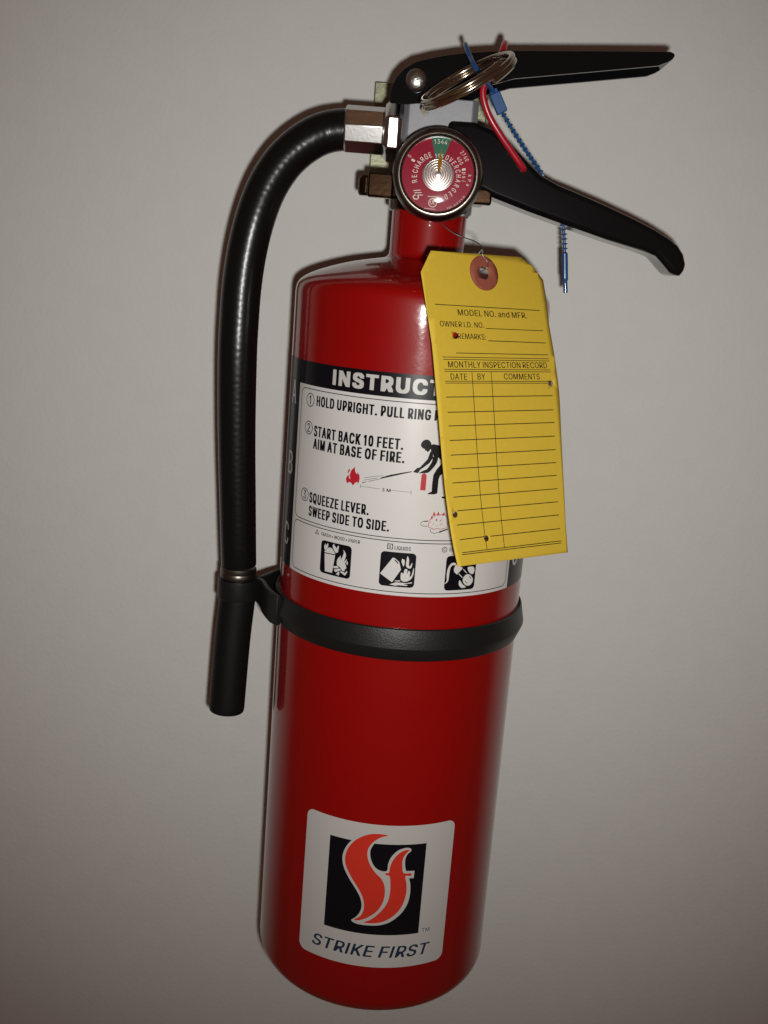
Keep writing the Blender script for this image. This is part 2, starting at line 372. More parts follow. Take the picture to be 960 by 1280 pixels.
'Z':(438,['42,0 42,46 273,385 306,431 341,476 348,454 285,452 223,452 40,452 40,509 397,509 397,462 169,129 134,81 97,33 90,54 152,57 214,57 399,57 399,0']),
'a':(389,['160,-9 137,-7 115,-3 94,5 76,15 60,29 48,45 38,63 32,84 30,108 32,128 36,146 43,161 53,174 64,184 78,193 92,200 108,206 125,211 178,220 234,227 247,229 257,231 265,235 271,240 274,246 276,255 275,272 272,285 267,297 260,307 251,315 240,322 227,327 212,330 196,331 178,330 163,327 149,322 137,316 127,309 118,301 110,292 104,283 100,274 41,291 51,313 64,331 79,346 95,358 114,368 133,375 153,380 173,383 194,384 239,379 255,375 271,369 286,360 300,350 312,336 322,320 330,301 335,278 337,251 337,0 277,0 277,52 272,52 252,25 242,16 229,8 215,1 199,-4 181,-7','170,45 192,47 211,51 228,59 242,68 254,80 263,93 270,108 274,122 276,138 276,190 259,182 231,176 200,171 175,168 134,159 122,153 112,147 103,139 97,130 93,118 92,105 93,93 96,82 102,72 109,64 119,57 130,52 142,48 156,46']),
'd':(424,['195,-8 165,-6 137,3 111,16 89,34 70,57 55,84 43,116 36,151 34,189 36,227 43,261 55,293 70,320 89,342 112,361 137,374 165,382 196,384 218,383 237,379 253,373 267,364 278,355 287,346 306,319 311,319 311,509 372,509 372,0 313,0 313,59 307,59 287,31 277,21 266,12 252,4 236,-3 217,-7','205,47 226,49 246,55 263,65 278,78 290,95 299,115 306,138 310,162 312,189 310,216 306,241 300,263 290,282 278,299 263,312 246,322 227,328 205,330 182,328 162,322 145,311 130,298 118,281 108,261 102,239 98,215 96,189 98,163 102,139 109,117 118,97 130,80 145,66 162,55 182,49']),
'f':(254,['228,379 228,327 6,327 6,379','81,0 81,432 82,452 87,470 96,486 107,499 120,510 135,519 152,525 169,529 187,530 222,527 243,521 227,468 215,472 195,474 178,472 164,468 154,460 147,449 143,435 142,419 142,0']),
'i':(167,['53,0 53,379 114,379 114,0','84,443 73,444 63,448 54,455 47,463 43,472 41,483 43,494 47,504 54,512 63,518 73,522 84,524 95,522 105,518 114,512 121,504 125,494 126,483 125,472 121,463 114,455 105,448 95,444']),
'k':(381,['110,137 110,212 121,212 284,379 360,379 184,199 177,199','53,0 53,509 114,509 114,0','294,0 148,186 191,229 372,0']),
'n':(410,['114,227 114,0 53,0 53,379 112,379 112,287 102,287 116,319 132,344 152,362 175,374 200,382 227,384 252,383 275,377 295,369 313,356 328,340 341,321 350,298 355,271 357,240 357,0 296,0 296,235 293,263 286,286 273,304 256,318 235,326 210,329 192,328 176,324 161,317 147,308 136,297 126,283 119,266 115,248']),
'p':(424,['53,-143 53,379 112,379 112,319 118,319 137,346 147,355 158,364 171,373 188,379 207,383 229,384 259,382 287,374 313,361 335,342 354,320 370,293 381,261 388,227 390,189 388,151 381,116 370,84 355,57 336,34 313,16 288,3 260,-6 229,-8 208,-7 189,-3 173,4 159,12 147,21 138,31 118,59 114,59 114,-143','220,47 242,49 262,55 279,66 294,80 306,97 316,117 323,139 327,163 328,189 327,215 323,239 316,261 307,281 295,298 280,311 262,322 243,328 220,330 198,328 178,322 161,312 147,299 134,282 125,263 118,241 114,216 113,189 114,162 118,138 125,115 135,95 147,78 162,65 179,55 198,49']),
's':(365,['182,-8 157,-7 133,-3 112,3 93,12 76,24 62,38 50,54 41,73 36,94 94,107 101,87 111,72 124,60 141,52 160,47 181,45 206,47 227,53 244,62 258,74 265,88 268,103 266,115 262,126 254,136 243,144 229,150 212,155 149,170 118,180 92,192 72,208 58,227 50,249 47,274 49,295 55,314 65,332 79,347 95,360 115,370 137,378 161,383 187,384 212,383 234,379 254,372 271,363 286,352 299,339 309,324 318,308 324,290 268,277 262,291 254,304 243,316 228,325 210,331 187,333 166,331 147,326 131,317 119,305 111,292 109,277 110,264 115,253 124,243 136,235 152,229 172,223 229,209 261,200 287,187 306,171 320,153 328,131 331,107 329,85 323,65 312,47 298,31 281,18 260,6 236,-2 210,-7']),
'•':(389,['194,93 175,94 156,99 139,107 124,118 111,131 100,147 92,164 87,182 85,202 87,221 92,240 100,257 111,272 124,285 139,296 156,305 175,309 194,311 214,309 232,305 249,296 265,285 278,272 289,257 297,240 302,221 304,202 302,182 297,164 289,147 278,131 265,118 249,107 232,99 214,94']),
' ':(188,[]),
}

def area2(lp):
    return sum(lp[i - 1][0] * lp[i][1] - lp[i][0] * lp[i - 1][1] for i in range(len(lp)))

def inside(p, lp):
    c = False
    for i in range(len(lp)):
        (x0, y0), (x1, y1) = lp[i - 1], lp[i]
        if (y0 > p[1]) != (y1 > p[1]) and p[0] < (x1 - x0) * (p[1] - y0) / (y1 - y0) + x0:
            c = not c
    return c

def text_bm(body, ox=0.0, oy=0.0, shear=0.0, track=0.0):
    """flat lettering; ox, oy thicken the strokes (thousandths) by laying shifted copies on each other"""
    oy = oy or 0.0
    xs = [0] if ox == 0 else ([-ox, ox] if ox <= 24 else [-ox, 0, ox])
    ys = [0] if oy == 0 else [-oy, oy]
    x = 0.0
    layers = {}
    for ch in body:
        lps = [[tuple(float(c) for c in q.split(',')) for q in lp.split()] for lp in G[ch][1]]
        lps = [[(x + p[0] + shear * p[1], p[1]) for p in lp] for lp in lps]
        outer = [l for l in lps if area2(l) < 0]
        holes = [l for l in lps if area2(l) >= 0]
        for k, l in enumerate(outer):
            layers.setdefault(k, []).append(l)
            for h in holes:
                if inside(h[0], l):
                    layers[k].append(h)
        x += (G[ch][0] + ox * 2 + track) * (.72 if ch == ' ' else 1)
    out = []
    n = 0
    for k, lps in layers.items():
        for dx in xs:
            for dy in ys:
                bm = fill([[((p[0] + dx) / 1000, (p[1] + dy) / 1000) for p in l] for l in lps])
                for v in bm.verts:
                    v.co.z = .004 * n          # overlapping strokes lie one on the other
                out.append(bm)
                n += 1
    return merge(out)

def bounds(bm):
    xs = [v.co.x for v in bm.verts]
    ys = [v.co.y for v in bm.verts]
    return min(xs), max(xs), min(ys), max(ys)

def fit_text(body, x0, x1, y0, y1, ox=0.0, oy=None, shear=0.0, prefix=None, track=0.0):
    """text scaled so that its box (or its prefix) spans x0..x1 and its capitals y0..y1 in mm"""
    bm = text_bm(body, ox, oy, shear, track)
    a, b, c, d = bounds(bm)
    if prefix:
        pb = text_bm(prefix, ox, oy, shear, track)
        a, b, _, _ = bounds(pb)
        pb.free()
    pb = text_bm('H', ox, oy)
    _, _, c, d = bounds(pb)
    pb.free()
    for v in bm.verts:
        v.co.x = x0 + (v.co.x - a) / (b - a) * (x1 - x0)
        v.co.y = y0 + (v.co.y - c) / (d - c) * (y1 - y0)
    return bm

def cut(bm, step, axis=0):
    co = [v.co[axis] for v in bm.verts]
    lo, hi = min(co), max(co)
    no = [0, 0, 0]
    no[axis] = 1
    k = math.floor(lo / step) + 1
    while k * step < hi:
        pc = [0, 0, 0]
        pc[axis] = k * step
        bmesh.ops.bisect_plane(bm, geom=bm.verts[:] + bm.edges[:] + bm.faces[:], plane_co=pc, plane_no=no, dist=1e-5)
        k += 1
    return bm

def merge(bms):
    out = bmesh.new()
    for b in bms:
        me = bpy.data.meshes.new('t')
        b.to_mesh(me)
        b.free()
        out.from_mesh(me)
        bpy.data.meshes.remove(me)
    return out

RB = 54.0
def on_body(d):
    def f(p):
        a = p.x / RB
        r = RB + d + p.z
        return Vector((r * math.sin(a), -r * math.cos(a), p.y)) * MM
    return f

def lay(name, bms, mapf, m, parent, stepx=1.6, stepy=None, smooth=60, down=False, weld=0):
    bm = merge(bms if isinstance(bms, list) else [bms])
    if stepx:
        cut(bm, stepx, 0)
    if stepy:
        cut(bm, stepy, 1)
    if weld:
        bmesh.ops.remove_doubles(bm, verts=bm.verts[:], dist=weld)
        bmesh.ops.dissolve_degenerate(bm, edges=bm.edges[:], dist=weld)
    # every face looks outwards
    for f in bm.faces:
        f.normal_update()
        if (f.normal.z < 0) != down:
            f.normal_flip()
    for v in bm.verts:
        v.co = mapf(v.co)
    return from_bm(name, bm, m, parent, smooth, normals=False)

def rrect(x0, x1, y0, y1, r, n=6):
    out = []
    for cx, cy, a0 in ((x1 - r, y1 - r, 0), (x0 + r, y1 - r, 90), (x0 + r, y0 + r, 180), (x1 - r, y0 + r, 270)):
        for k in range(n + 1):
            a = math.radians(a0 + 90 * k / n)
            out.append((cx + r * math.cos(a), cy + r * math.sin(a)))
    return out

def ellipse(cx, cy, rx, ry, n=24):
    return [(cx + rx * math.cos(2 * math.pi * k / n), cy + ry * math.sin(2 * math.pi * k / n)) for k in range(n)]

def frame(x0, x1, y0, y1, r, w):
    return fill([rrect(x0, x1, y0, y1, r), rrect(x0 + w, x1 - w, y0 + w, y1 - w, max(r - w, .1))])

def stroke(pts, w, w2=None, closed=False):
    P = [Vector((p[0], p[1])) for p in pts]
    N = len(P)
    bm = bmesh.new()
    L = []
    for i in range(N):
        a = P[(i - 1) % N] if (closed or i) else P[i]
        b = P[(i + 1) % N] if (closed or i < N - 1) else P[i]
        t = (b - a).normalized()
        n = Vector((-t.y, t.x))
        ww = w if w2 is None else w + (w2 - w) * i / (N - 1)
        L.append((bm.verts.new((*(P[i] + n * ww / 2), 0)), bm.verts.new((*(P[i] - n * ww / 2), 0))))
    for i in range(N if closed else N - 1):
        (a, b), (c, d) = L[i], L[(i + 1) % N]
        bm.faces.new((a, b, d, c))
    return bm

def smooth2(pts, n=5):
    return [(p.x, p.y) for p in catmull([(a, b, 0) for a, b in pts], n, True)]

# ------------------------------------------------------------------ wall
WALL_Y = 64.0
bm = bmesh.new()
box(bm, -2200, 2200, WALL_Y, WALL_Y + 80, -1500, 1500)
wall = from_bm('wall', bm, M_WALL, smooth=0)
wall['kind'] = 'structure'
wall['label'] = 'plain off white painted wall behind the extinguisher'

# ------------------------------------------------------------------ wall bracket
wb = thing('wall_bracket', 'yellowish zinc plated wall hanger with two arms behind the valve', 'bracket', (-0.004, 0.0635, 0.07))
bm = bmesh.new()
box(bm, -30.2, 22.6, 60.6, 63.7, 120.5, 167)
bevel(from_bm('back_plate', bm, M_ZINC, wb), 0.6)
for side, x0, x1, z0, z1, yf in ((-1, -26.2, -15.6, 111.0, 120.8, -11.0), (1, 16.0, 24.6, 111.2, 117.6, -11.0)):
    bm = bmesh.new()
    box(bm, x0, x1, yf, yf + 6, z0, z1)
    box(bm, x0 + .4, x1 - .4, yf + 6.1, 60.4, z1 - 3.2, z1 - .2)
    o = bevel(from_bm('bracket_arm', bm, M_SHADE_BROWN, wb), 0.9)
    if side < 0:
        bm = bmesh.new()
        lathe(bm, [(2.6, 112.2), (3.3, 113.2), (3.3, 119.2), (2.6, 120.2)], 24, 'Z', (-27.6, 4, 0))
        from_bm('arm_lip', bm, M_SHADE_BROWN, o)
settle(wb)

# ------------------------------------------------------------------ extinguisher
fx = thing('fire_extinguisher', 'red dry chemical fire extinguisher with black hose hanging on the wall', 'fire extinguisher', (0, 0, -0.240))

prof = [(30, -239.5), (40, -240.3), (44.5, -240.0)]
for k in range(1, 9):
    a = math.radians(-80 + 80 * k / 8)
    prof.append((44.5 + 9.5 * math.cos(a), -230.6 + 9.5 * math.sin(a)))
prof += [(54, -200), (54, -120), (54, -40), (54, 30), (54, 68)]
prof += [(p.x, p.y) for p in catmull([(54, 71.0, 0), (53.75, 73.2, 0), (53.0, 75.2, 0), (51.5, 76.9, 0), (49, 78.6, 0), (44.5, 80.7, 0), (38, 83.0, 0), (31, 85.0, 0), (24, 86.5, 0), (18.5, 87.5, 0)], 5)]
for k in range(1, 5):
    a = math.radians(90 * k / 5)
    prof.append((18.5 - 2.9 * math.sin(a), 87.5 + 2.9 * (1 - math.cos(a))))
prof += [(15.6, 91), (15.6, 108)]
bm = bmesh.new()
lathe(bm, prof, 192)
body = from_bm('cylinder_body', bm, M_RED, fx, 40)

# instruction label -----------------------------------------------------------
lab = lay('instruction_label', fill([rrect(-57.2, 53.6, -43.9, 35.1, .2)]), on_body(0.08), M_WHITE, fx, 1.6)
lay('header_band', fill([rrect(-75.5, 75.5, 35.1, 44.5, .2)]), on_body(0.14), M_INK, lab, 1.6)
for x0, x1 in ((-75.5, -57.2), (53.6, 75.5)):
    lay('side_strip', fill([rrect(x0, x1, -43.9, 35.1, .2)]), on_body(0.14), M_INK, lab, 1.6)
lay('header_lettering', fit_text('INSTRUCTIONS', -34.9, 4.7, 37.0, 43.0, 46, 28, prefix='INSTRUC'), on_body(0.2), M_STICK, lab)
abc = []
for sx in (-63.4, 58.6):
    for ch, zc in (('A', 30.6), ('B', .6), ('C', -30.0)):
        lay('class_letter', fit_text(ch, sx - 2.9, sx + 2.9, zc - 4.9, zc + 4.9, 22), on_body(0.2), M_STICK, lab)
lay('border_line', frame(-55.0, 51.9, -20.5, 33.8, 3, .32), on_body(0.14), M_INK, lab)
lay('border_line', frame(-55.0, 51.9, -42.6, -21.5, 3, .32), on_body(0.14), M_INK, lab)
tx = [fit_text('HOLD UPRIGHT. PULL RING PIN.', -43.4, 6.9, 27.4, 31.5, 60, 12, prefix='HOLD UPRIGHT. PULL RING'),
      fit_text('START BACK 10 FEET.', -43.9, -2.8, 15.1, 19.4, 60, 12),
      fit_text('AIM AT BASE OF FIRE.', -43.9, -1.9, 9.95, 14.2, 60, 12),
      fit_text('SQUEEZE LEVER.', -44.3, -14.5, -12.35, -8.1, 60, 12),
      fit_text('SWEEP SIDE TO SIDE.', -44.2, -5.8, -17.95, -13.75, 60, 12)]
lay('step_lettering', tx, on_body(0.15), M_INK, lab)
for ch, zc in (('1', 29.2), ('2', 17.9), ('3', -9.9)):
    nm = [fill([ellipse(-47.7, zc, 2.8, 2.8, 32), ellipse(-47.7, zc, 2.45, 2.45, 32)])]
    nm.append(fit_text(ch, -48.7 if ch != '1' else -48.4, -46.7 if ch != '1' else -47.2, zc - 1.75, zc + 1.75, 14))
    lay('step_number', nm, on_body(0.15), M_INK, lab)
sm = [fit_text('TRASH \u2022 WOOD \u2022 PAPER', -36.0, -17.2, -24.55, -23.1, 22),
      fill([[(-39.4, -24.6), (-37.0, -24.6), (-38.2, -22.4)], [(-39.0, -24.4), (-37.4, -24.4), (-38.2, -22.9)]]),
      fit_text('A', -38.5, -37.9, -24.3, -23.5, 0),
      fill([rrect(-6.0, -3.7, -25.0, -22.7, .1), rrect(-5.7, -4.0, -24.7, -23.0, .1)]),
      fit_text('B', -5.3, -4.5, -24.4, -23.3, 15),
      fit_text('LIQUIDS', -3.0, 3.4, -25.0, -23.45, 24),
      fill([ellipse(17.1, -24.0, 1.15, 1.15), ellipse(17.1, -24.0, .9, .9)]),
      fit_text('C', 16.6, 17.6, -24.5, -23.5, 22),
      fit_text('ELECTRICAL EQUIPMENT', 19.2, 40.0, -24.7, -23.2, 22)]
lay('class_caption', sm, on_body(0.15), M_INK, lab)

def picto(x0, x1, y0, y1, loops, darks=()):
    bgp = lay('pictogram', fill([rrect(x0, x1, y0, y1, 1.6)]), on_body(0.14), M_INK, lab)
    return loops
R1 = picto(-35.4, -20.5, -39.9, -26.2, None)
white1 = [[(-33.29,-31.48),(-27.93,-31.26),(-28.89,-38.86),(-32.57,-38.96)], [(-33.43,-30.77),(-32.35,-29.37),(-30.86,-28.52),(-29.57,-28.77),(-27.94,-30.53),(-27.91,-30.84),(-33.22,-31.11)],
  smooth2([(-33.3,-30.11),(-33.69,-28.61),(-33.18,-27.34),(-32.84,-28.22),(-31.89,-26.96),(-31.64,-27.74),(-31.75,-28.65),(-32.48,-29.4)], 3),
  smooth2([(-29.45,-27.7),(-28.75,-26.51),(-28.6,-27.21),(-27.92,-27.7),(-27.5,-28.34),(-26.98,-27.19),(-26.38,-27.28),(-26.62,-28.79),(-26.67,-29.64),(-27.67,-30.16),(-28.52,-29.39)], 3),
  smooth2([(-26.94,-33.9),(-26.58,-32.35),(-25.8,-31.56),(-25.39,-30.75),(-25.19,-31.86),(-25.24,-32.71),(-24.33,-30.85),(-23.98,-29.32),(-24.18,-28.21),(-23.3,-29.19),(-22.88,-30.15),(-23.11,-31.66),(-23.68,-33.24),(-22.83,-32.23),(-22.41,-31.74),(-22.56,-32.81),(-23.06,-33.74),(-22.66,-34.51),(-22.34,-35.7),(-23,-36.04),(-23.16,-37.02),(-24.34,-36.73),(-25.37,-35.68),(-26.59,-35.3)], 3),
  [(-28.5,-35.96),(-26.58,-35.46),(-25.68,-36.27),(-28.19,-36.74)], [(-28.14,-37.32),(-25.31,-36.34),(-24.57,-36.78),(-27.34,-38.2)],
  [(-27.03,-38.98),(-25.7,-37.54),(-25.31,-37.98),(-25.56,-39.3)], [(-25.21,-37.65),(-24.31,-37.15),(-22.17,-37.98),(-22.8,-38.74)],
  smooth2([(-22.47,-33.42),(-22.13,-32.52),(-21.78,-33.5),(-22.11,-34.19)], 3), [(-22.98,-37.83),(-22.04,-36.59),(-21.77,-37.17),(-22.39,-38.03)]]
picto(-8.3, 5.9, -40.2, -26.0, None)
can_slot = [(-2.75,-29.2),(-2.33,-28.98),(-0.93,-30.37),(-1.16,-30.72)]
white2 = [smooth2([(0.16,-29.6),(0.38,-28.35),(0.73,-28.66),(1.35,-28.83),(1.42,-30.61),(1.07,-31.54),(0.61,-30.68)], 3),
  smooth2([(2.14,-31.46),(2.12,-28.55),(2.44,-27.18),(3.1,-28.7),(3.16,-30.71),(3.64,-31.35),(4.38,-29.73),(4.4,-31.3),(3.72,-32.24)], 3),
  smooth2([(0.42,-36.99),(0.28,-34.75),(0.51,-34.1),(1.3,-34.44),(1.69,-32.66),(2.78,-32.76),(2.6,-34.57),(3.36,-33.16),(3.97,-34.02),(3.77,-35.61),(4.58,-34.88),(5.19,-31.7),(5.37,-33.94),(4.69,-36.23),(3.27,-37.49),(1.56,-37.8)], 3),
  [(-3.95,-39.45),(-1.43,-38.33),(2.91,-38.33),(5.04,-37.79),(4.97,-38.29),(1.43,-38.83),(3.41,-39.13),(3,-39.5),(-0.47,-39.44),(-1.53,-39.76)],
  [(-2.13,-37.68),(0.23,-37.35),(0.27,-37.86),(-1.67,-37.97)]]
can = fill([[(-8,-35.3),(-3.41,-28.26),(-2.42,-28.49),(-0.68,-29.9),(0.21,-32.96),(-2.94,-38.44)], can_slot])
picto(18.3, 32.2, -41.1, -26.6, None)
white3 = [smooth2([(18.24,-38.19),(19.13,-37.07),(18.92,-34.12),(19.22,-31.86),(20.21,-29.96),(21.58,-29.44),(22.59,-29.92),(22.17,-30.58),(21.2,-30.44),(20.26,-31.66),(20.03,-34.14),(19.86,-36.86),(19.1,-37.94)], 3),
  [(21.83,-31.93),(22.62,-30.26),(25.72,-31.64),(25.76,-32.1),(23.42,-34.49),(22.08,-33.3)],
  smooth2([(24.73,-38.88),(24.78,-36.95),(25.59,-37.56),(26.47,-38.76),(28.14,-39.98),(26.12,-40.23)], 3),
  smooth2([(28.38,-31.58),(30.9,-31.65),(31.6,-33.42),(30.85,-34.74),(29.32,-34.16),(28.22,-32.48)], 3)]
w3 = [fill([l]) for l in white3]
w3.append(stroke([(24.24,-34.18),(26.04,-35.88)], .35))
w3.append(stroke([(26.17,-32.4),(27.88,-34.05)], .35))
w3.append(fill([smooth2([(28.45,-34.55),(30.27,-35.49),(31.28,-37.25),(30.53,-38.96),(29,-39.52),(27.23,-38.7),(26.32,-36.87),(26.98,-35.25)], 4),
                [(27.35,-37.45),(27.65,-37.37),(28.61,-38.34),(28.33,-38.43)], [(29.17,-35.63),(29.48,-35.54),(30.44,-36.49),(30.13,-36.62)]]))
lay('pictogram_print', [fill([l]) for l in white1] + [fill([l]) for l in white2] + [can] + w3, on_body(0.2), M_WHITE, lab)
dl = [stroke([(-33.31,-31.23),(-27.9,-30.99)], .18), stroke([(-28.15,-37.21),(-24.98,-36.02)], .15)]
lay('pictogram_line', dl, on_body(0.25), M_INK, lab)

# man with extinguisher
MR = [
 smooth2([(3.95,17.37),(4.24,18.76),(5.35,19.76),(6.72,19.78),(7.76,18.82),(8.02,17.46),(7.71,16.23),(7.27,15.35),(6.71,15.04),(6.33,15.53),(5.71,15.53),(5.59,16.1),(4.78,16.4)], 3),
 [(7.58,17.77),(8.74,18.25),(11.02,17.96),(14.6,17.24),(15.56,14.68),(15.15,11.37),(12.97,11.82),(11.86,12.47),(10.9,13.4),(9.55,12.99),(8.7,14.74),(7.69,16.41)],
 [(8.39,16.27),(9.2,13.04),(7.84,10.71),(4.48,7.84),(3.73,6.47),(1.83,6.74),(1.97,7.1),(3.22,8.51),(4.23,8.76),(7.02,12.23),(7.67,14.68)],
 smooth2([(9.18,13.21),(11.05,13.65),(10.62,10.68),(8.61,7.81),(7.41,6.84),(5.61,6.59),(4.07,6.49),(5.76,7.64),(7.18,8.42),(8.76,11.28)], 3),
 [(12.4,10.41),(13.97,12.55),(16.57,11.59),(16.05,9.49),(12.45,5.89),(12.05,4.48),(12.02,-1.13),(10.83,-1.6),(8.21,-1.65),(8.25,-1.3),(9.68,-0.53),(9.61,2.27),(9.8,6.12),(10.83,8.26)],
 [(13.84,-2.38),(17.89,-2.23),(17.98,-3.19),(14.05,-3.08)]]
ink = [fill([l]) for l in MR]
ink += [fill([[(-11,3.19),(-7.12,4.82),(-2.62,6.13),(1.21,7.06),(1.3,6.73),(-2.58,5.54),(-5.77,4.5),(-10.31,3)]]),
        stroke([(-17.66,2.32),(-13.73,3.35),(-9.9,4.25)], .14), stroke([(-17.59,1.39),(-14.68,2.25),(-12,3.06)], .14),
        stroke([(-18.04,0.32),(-16.32,0.96)], .34, .12), stroke([(-15.47,1.24),(-12.62,2.22),(-9.66,3.28)], .16),
        stroke([(-18.71,-1.12),(-14.76,-1.17),(-10.66,-1.21)], .12), stroke([(-6.32,-1.15),(-2.36,-1.26),(1.73,-1.31)], .12),
        stroke([(-18.84,-0.4),(-18.72,-2)], .14), stroke([(1.66,-0.48),(1.71,-2.25)], .14),
        fit_text('3 M', -9.9, -6.4, -2.0, -.75, 20)]
# pan rims
ink += [stroke([(9.49,-12.37),(8.1,-12.5),(6.91,-12.92),(6.35,-13.77),(7.22,-14.57),(9.32,-14.58)], .2),
        stroke([(10.49,-15.78),(10.64,-16.78),(12.05,-17.38),(14.52,-16.89),(17.68,-15.51)], .2),
        stroke([(7.58,-12.63),(9.49,-12.47)], .35), stroke([(14.15,-16.79),(17.68,-15.51)], .5)]
lay('figure_print', ink, on_body(0.15), M_INK, lab)
redp = [fill([[(5.08,-0.25),(5.16,5.8),(5.63,6.38),(6.19,6.63),(7.02,6.15),(7.2,5.29),(7.22,-0.19)]]),
        fill([[(-25.41,0.87),(-24.63,2.28),(-24.01,2.61),(-24.07,1.49),(-23.39,0.92),(-23.78,2.65),(-23.18,4.59),(-21.74,6.14),(-21.37,4.19),(-20.42,3.26),(-20.43,4.33),(-19.51,3.12),(-19.3,1.81),(-19.48,0.44),(-20.13,-0.49),(-20.13,0.41),(-21.07,-0.13),(-22.08,-1.47),(-22.71,-0.55),(-23.87,-0.16),(-24.38,-0.99),(-25,-0.41)]]),
        fill([[(-24.78,3.16),(-24.6,4.37),(-23.72,5.18),(-23.9,4.14),(-24.5,3.04)]]),
        stroke([(9.89,-15.02),(9.42,-13.62),(10.23,-12.87),(9.88,-12),(10.97,-11.24),(10.77,-10.19),(11.86,-10.5),(12.44,-9.78),(13.36,-10.11),(14.21,-9.55),(15.16,-10.07),(16.21,-9.7),(17.28,-11.29),(17.08,-13.07),(17.58,-14.5),(16.54,-15.15),(14.76,-15.6),(13.3,-15.42),(11.9,-15.74),(10.8,-15.27)], .22, closed=True)]
for fl_ in ([(10.26,-11.98),(10.45,-10.55),(10.77,-10.08),(11.13,-11.06)], [(10.99,-10.18),(11.36,-8.39),(12.1,-9.96)], [(12.45,-9.88),(13.21,-8.44),(13.69,-9.74)], [(14.58,-9.72),(15.57,-8.64),(15.87,-9.88)], [(12.29,-12.09),(12.58,-11.37),(12.97,-11.72),(12.68,-12.51)], [(13.78,-12.76),(14.73,-11.32),(14.61,-12.04)]):
    redp.append(fill([fl_]))
for st in ([(11.01,-13.73),(11.88,-13.53)], [(12.67,-14.4),(13.37,-14.2)], [(14.24,-13.82),(15.27,-13.27)]):
    redp.append(stroke(st, .16))
lay('red_extinguisher_print', redp[0], on_body(0.15), M_LRED, lab)
lay('flame_print', redp[1:3], on_body(0.15), M_LRED, lab)
lay('fire_print', redp[3:], on_body(0.15), M_LRED, lab)

# logo label -------------------------------------------------------------------
lg = lay('logo_label', fill([rrect(-33.4, 34.7, -213.6, -145.2, 3.6, 10)]), on_body(0.08), M_STICK, fx, 1.6)
lay('logo_square', fill([rrect(-21.1, 21.2, -197.5, -154.0, .1)]), on_body(0.14), M_INK, lg)
lay('logo_outline', fill([smooth2([(4.37,-149.58),(0.49,-148.81),(-3.72,-149.29),(-7.37,-150.79),(-10.99,-153.67),(-13.5,-157.49),(-14.69,-161.46),(-14.55,-164.99),(-13.41,-168.29),(-10.87,-172.48),(-7.81,-176.65),(-5.62,-180.47),(-4.83,-183.97),(-5.31,-187.08),(-6.88,-189.79),(-8.83,-191.89),(-5.98,-193.11),(-0.53,-193.12),(3.77,-192.59),(7.98,-190.95),(12.09,-187.4),(14.63,-183.19),(15.64,-178.42),(15.51,-173.59),(14.8,-170.53),(14.66,-170.1),(16.45,-170.13),(16.66,-169.97),(16.79,-166.87),(16.6,-166.61),(13.25,-166.48),(12.88,-165.93),(12.37,-163.82),(12.24,-160.84),(13.03,-158.51),(14.55,-156.93),(13.9,-155.71),(11.69,-155.5),(8.56,-156.81),(6.11,-159.81),(5.03,-163.1),(4.84,-166.2),(2.9,-166.66),(0.7,-165.88),(-1.02,-164.27),(-2.4,-161.47),(-2.94,-158.59),(-2.58,-156.18),(-0.78,-153.03),(1.72,-151.04)], 4)]), on_body(0.2), M_STICK, lg)
lay('logo_flame', [fill([smooth2([(4.01,-149.72),(0.53,-149.27),(-3.16,-149.68),(-6.53,-151.18),(-9.88,-153.85),(-12.37,-157.63),(-13.5,-161.46),(-13.44,-164.71),(-12.33,-167.72),(-9.98,-171.68),(-6.93,-175.88),(-4.75,-179.73),(-3.85,-183.21),(-3.9,-186.25),(-5.16,-189.19),(-7.76,-191.42),(-4.5,-190.84),(-0.86,-188.59),(2.16,-185.58),(4.04,-181.83),(4.69,-177.57),(4.21,-173.39),(2.63,-170.2),(0.04,-167.73),(-2.35,-164.43),(-3.62,-161.63),(-4.1,-158.75),(-3.66,-156.03),(-1.84,-153.15),(1.17,-150.79)], 4)]),
     fill([smooth2([(13.68,-156.47),(11.26,-156.79),(8.95,-158.41),(7.02,-161.09),(5.93,-164.37),(5.71,-167.06),(4.4,-167.47),(4.25,-168.31),(6.01,-168.84),(6.64,-172.11),(6.85,-176.3),(6.37,-180.53),(4.76,-184.21),(1.81,-188.03),(-0.72,-190.4),(-3.33,-191.89),(0.47,-191.92),(4.72,-190.9),(8.35,-188.7),(11.38,-185.42),(13.25,-181.27),(13.97,-176.48),(13.62,-172.25),(12.9,-168.91),(15.22,-168.88),(15.29,-167.69),(12.01,-167.38),(11.22,-164.37),(11.09,-161.4),(11.96,-158.76)], 4)])], on_body(0.26), M_LOGO, lg)
lay('logo_lettering', [fit_text('STRIKE FIRST', -26.4, 27.4, -208.6, -203.0, 20, 6, shear=.24), fit_text('TM', 22.9, 26.5, -197.4, -195.6, 0)], on_body(0.15), M_NAVY, lg)

# hose strap round the body -------------------------------------------------------
bm = bmesh.new()
sec = [(54.0, -57.6), (55.0, -57.4), (55.5, -57.8), (57.0, -65.3), (57.0, -65.7), (54.9, -71.0), (54.4, -71.3), (54.0, -71.2)]
rings = lathe(bm, sec, 160, cap0=False, cap1=False)
strap = from_bm('hose_strap', bm, M_PLASTIC, fx, 25)

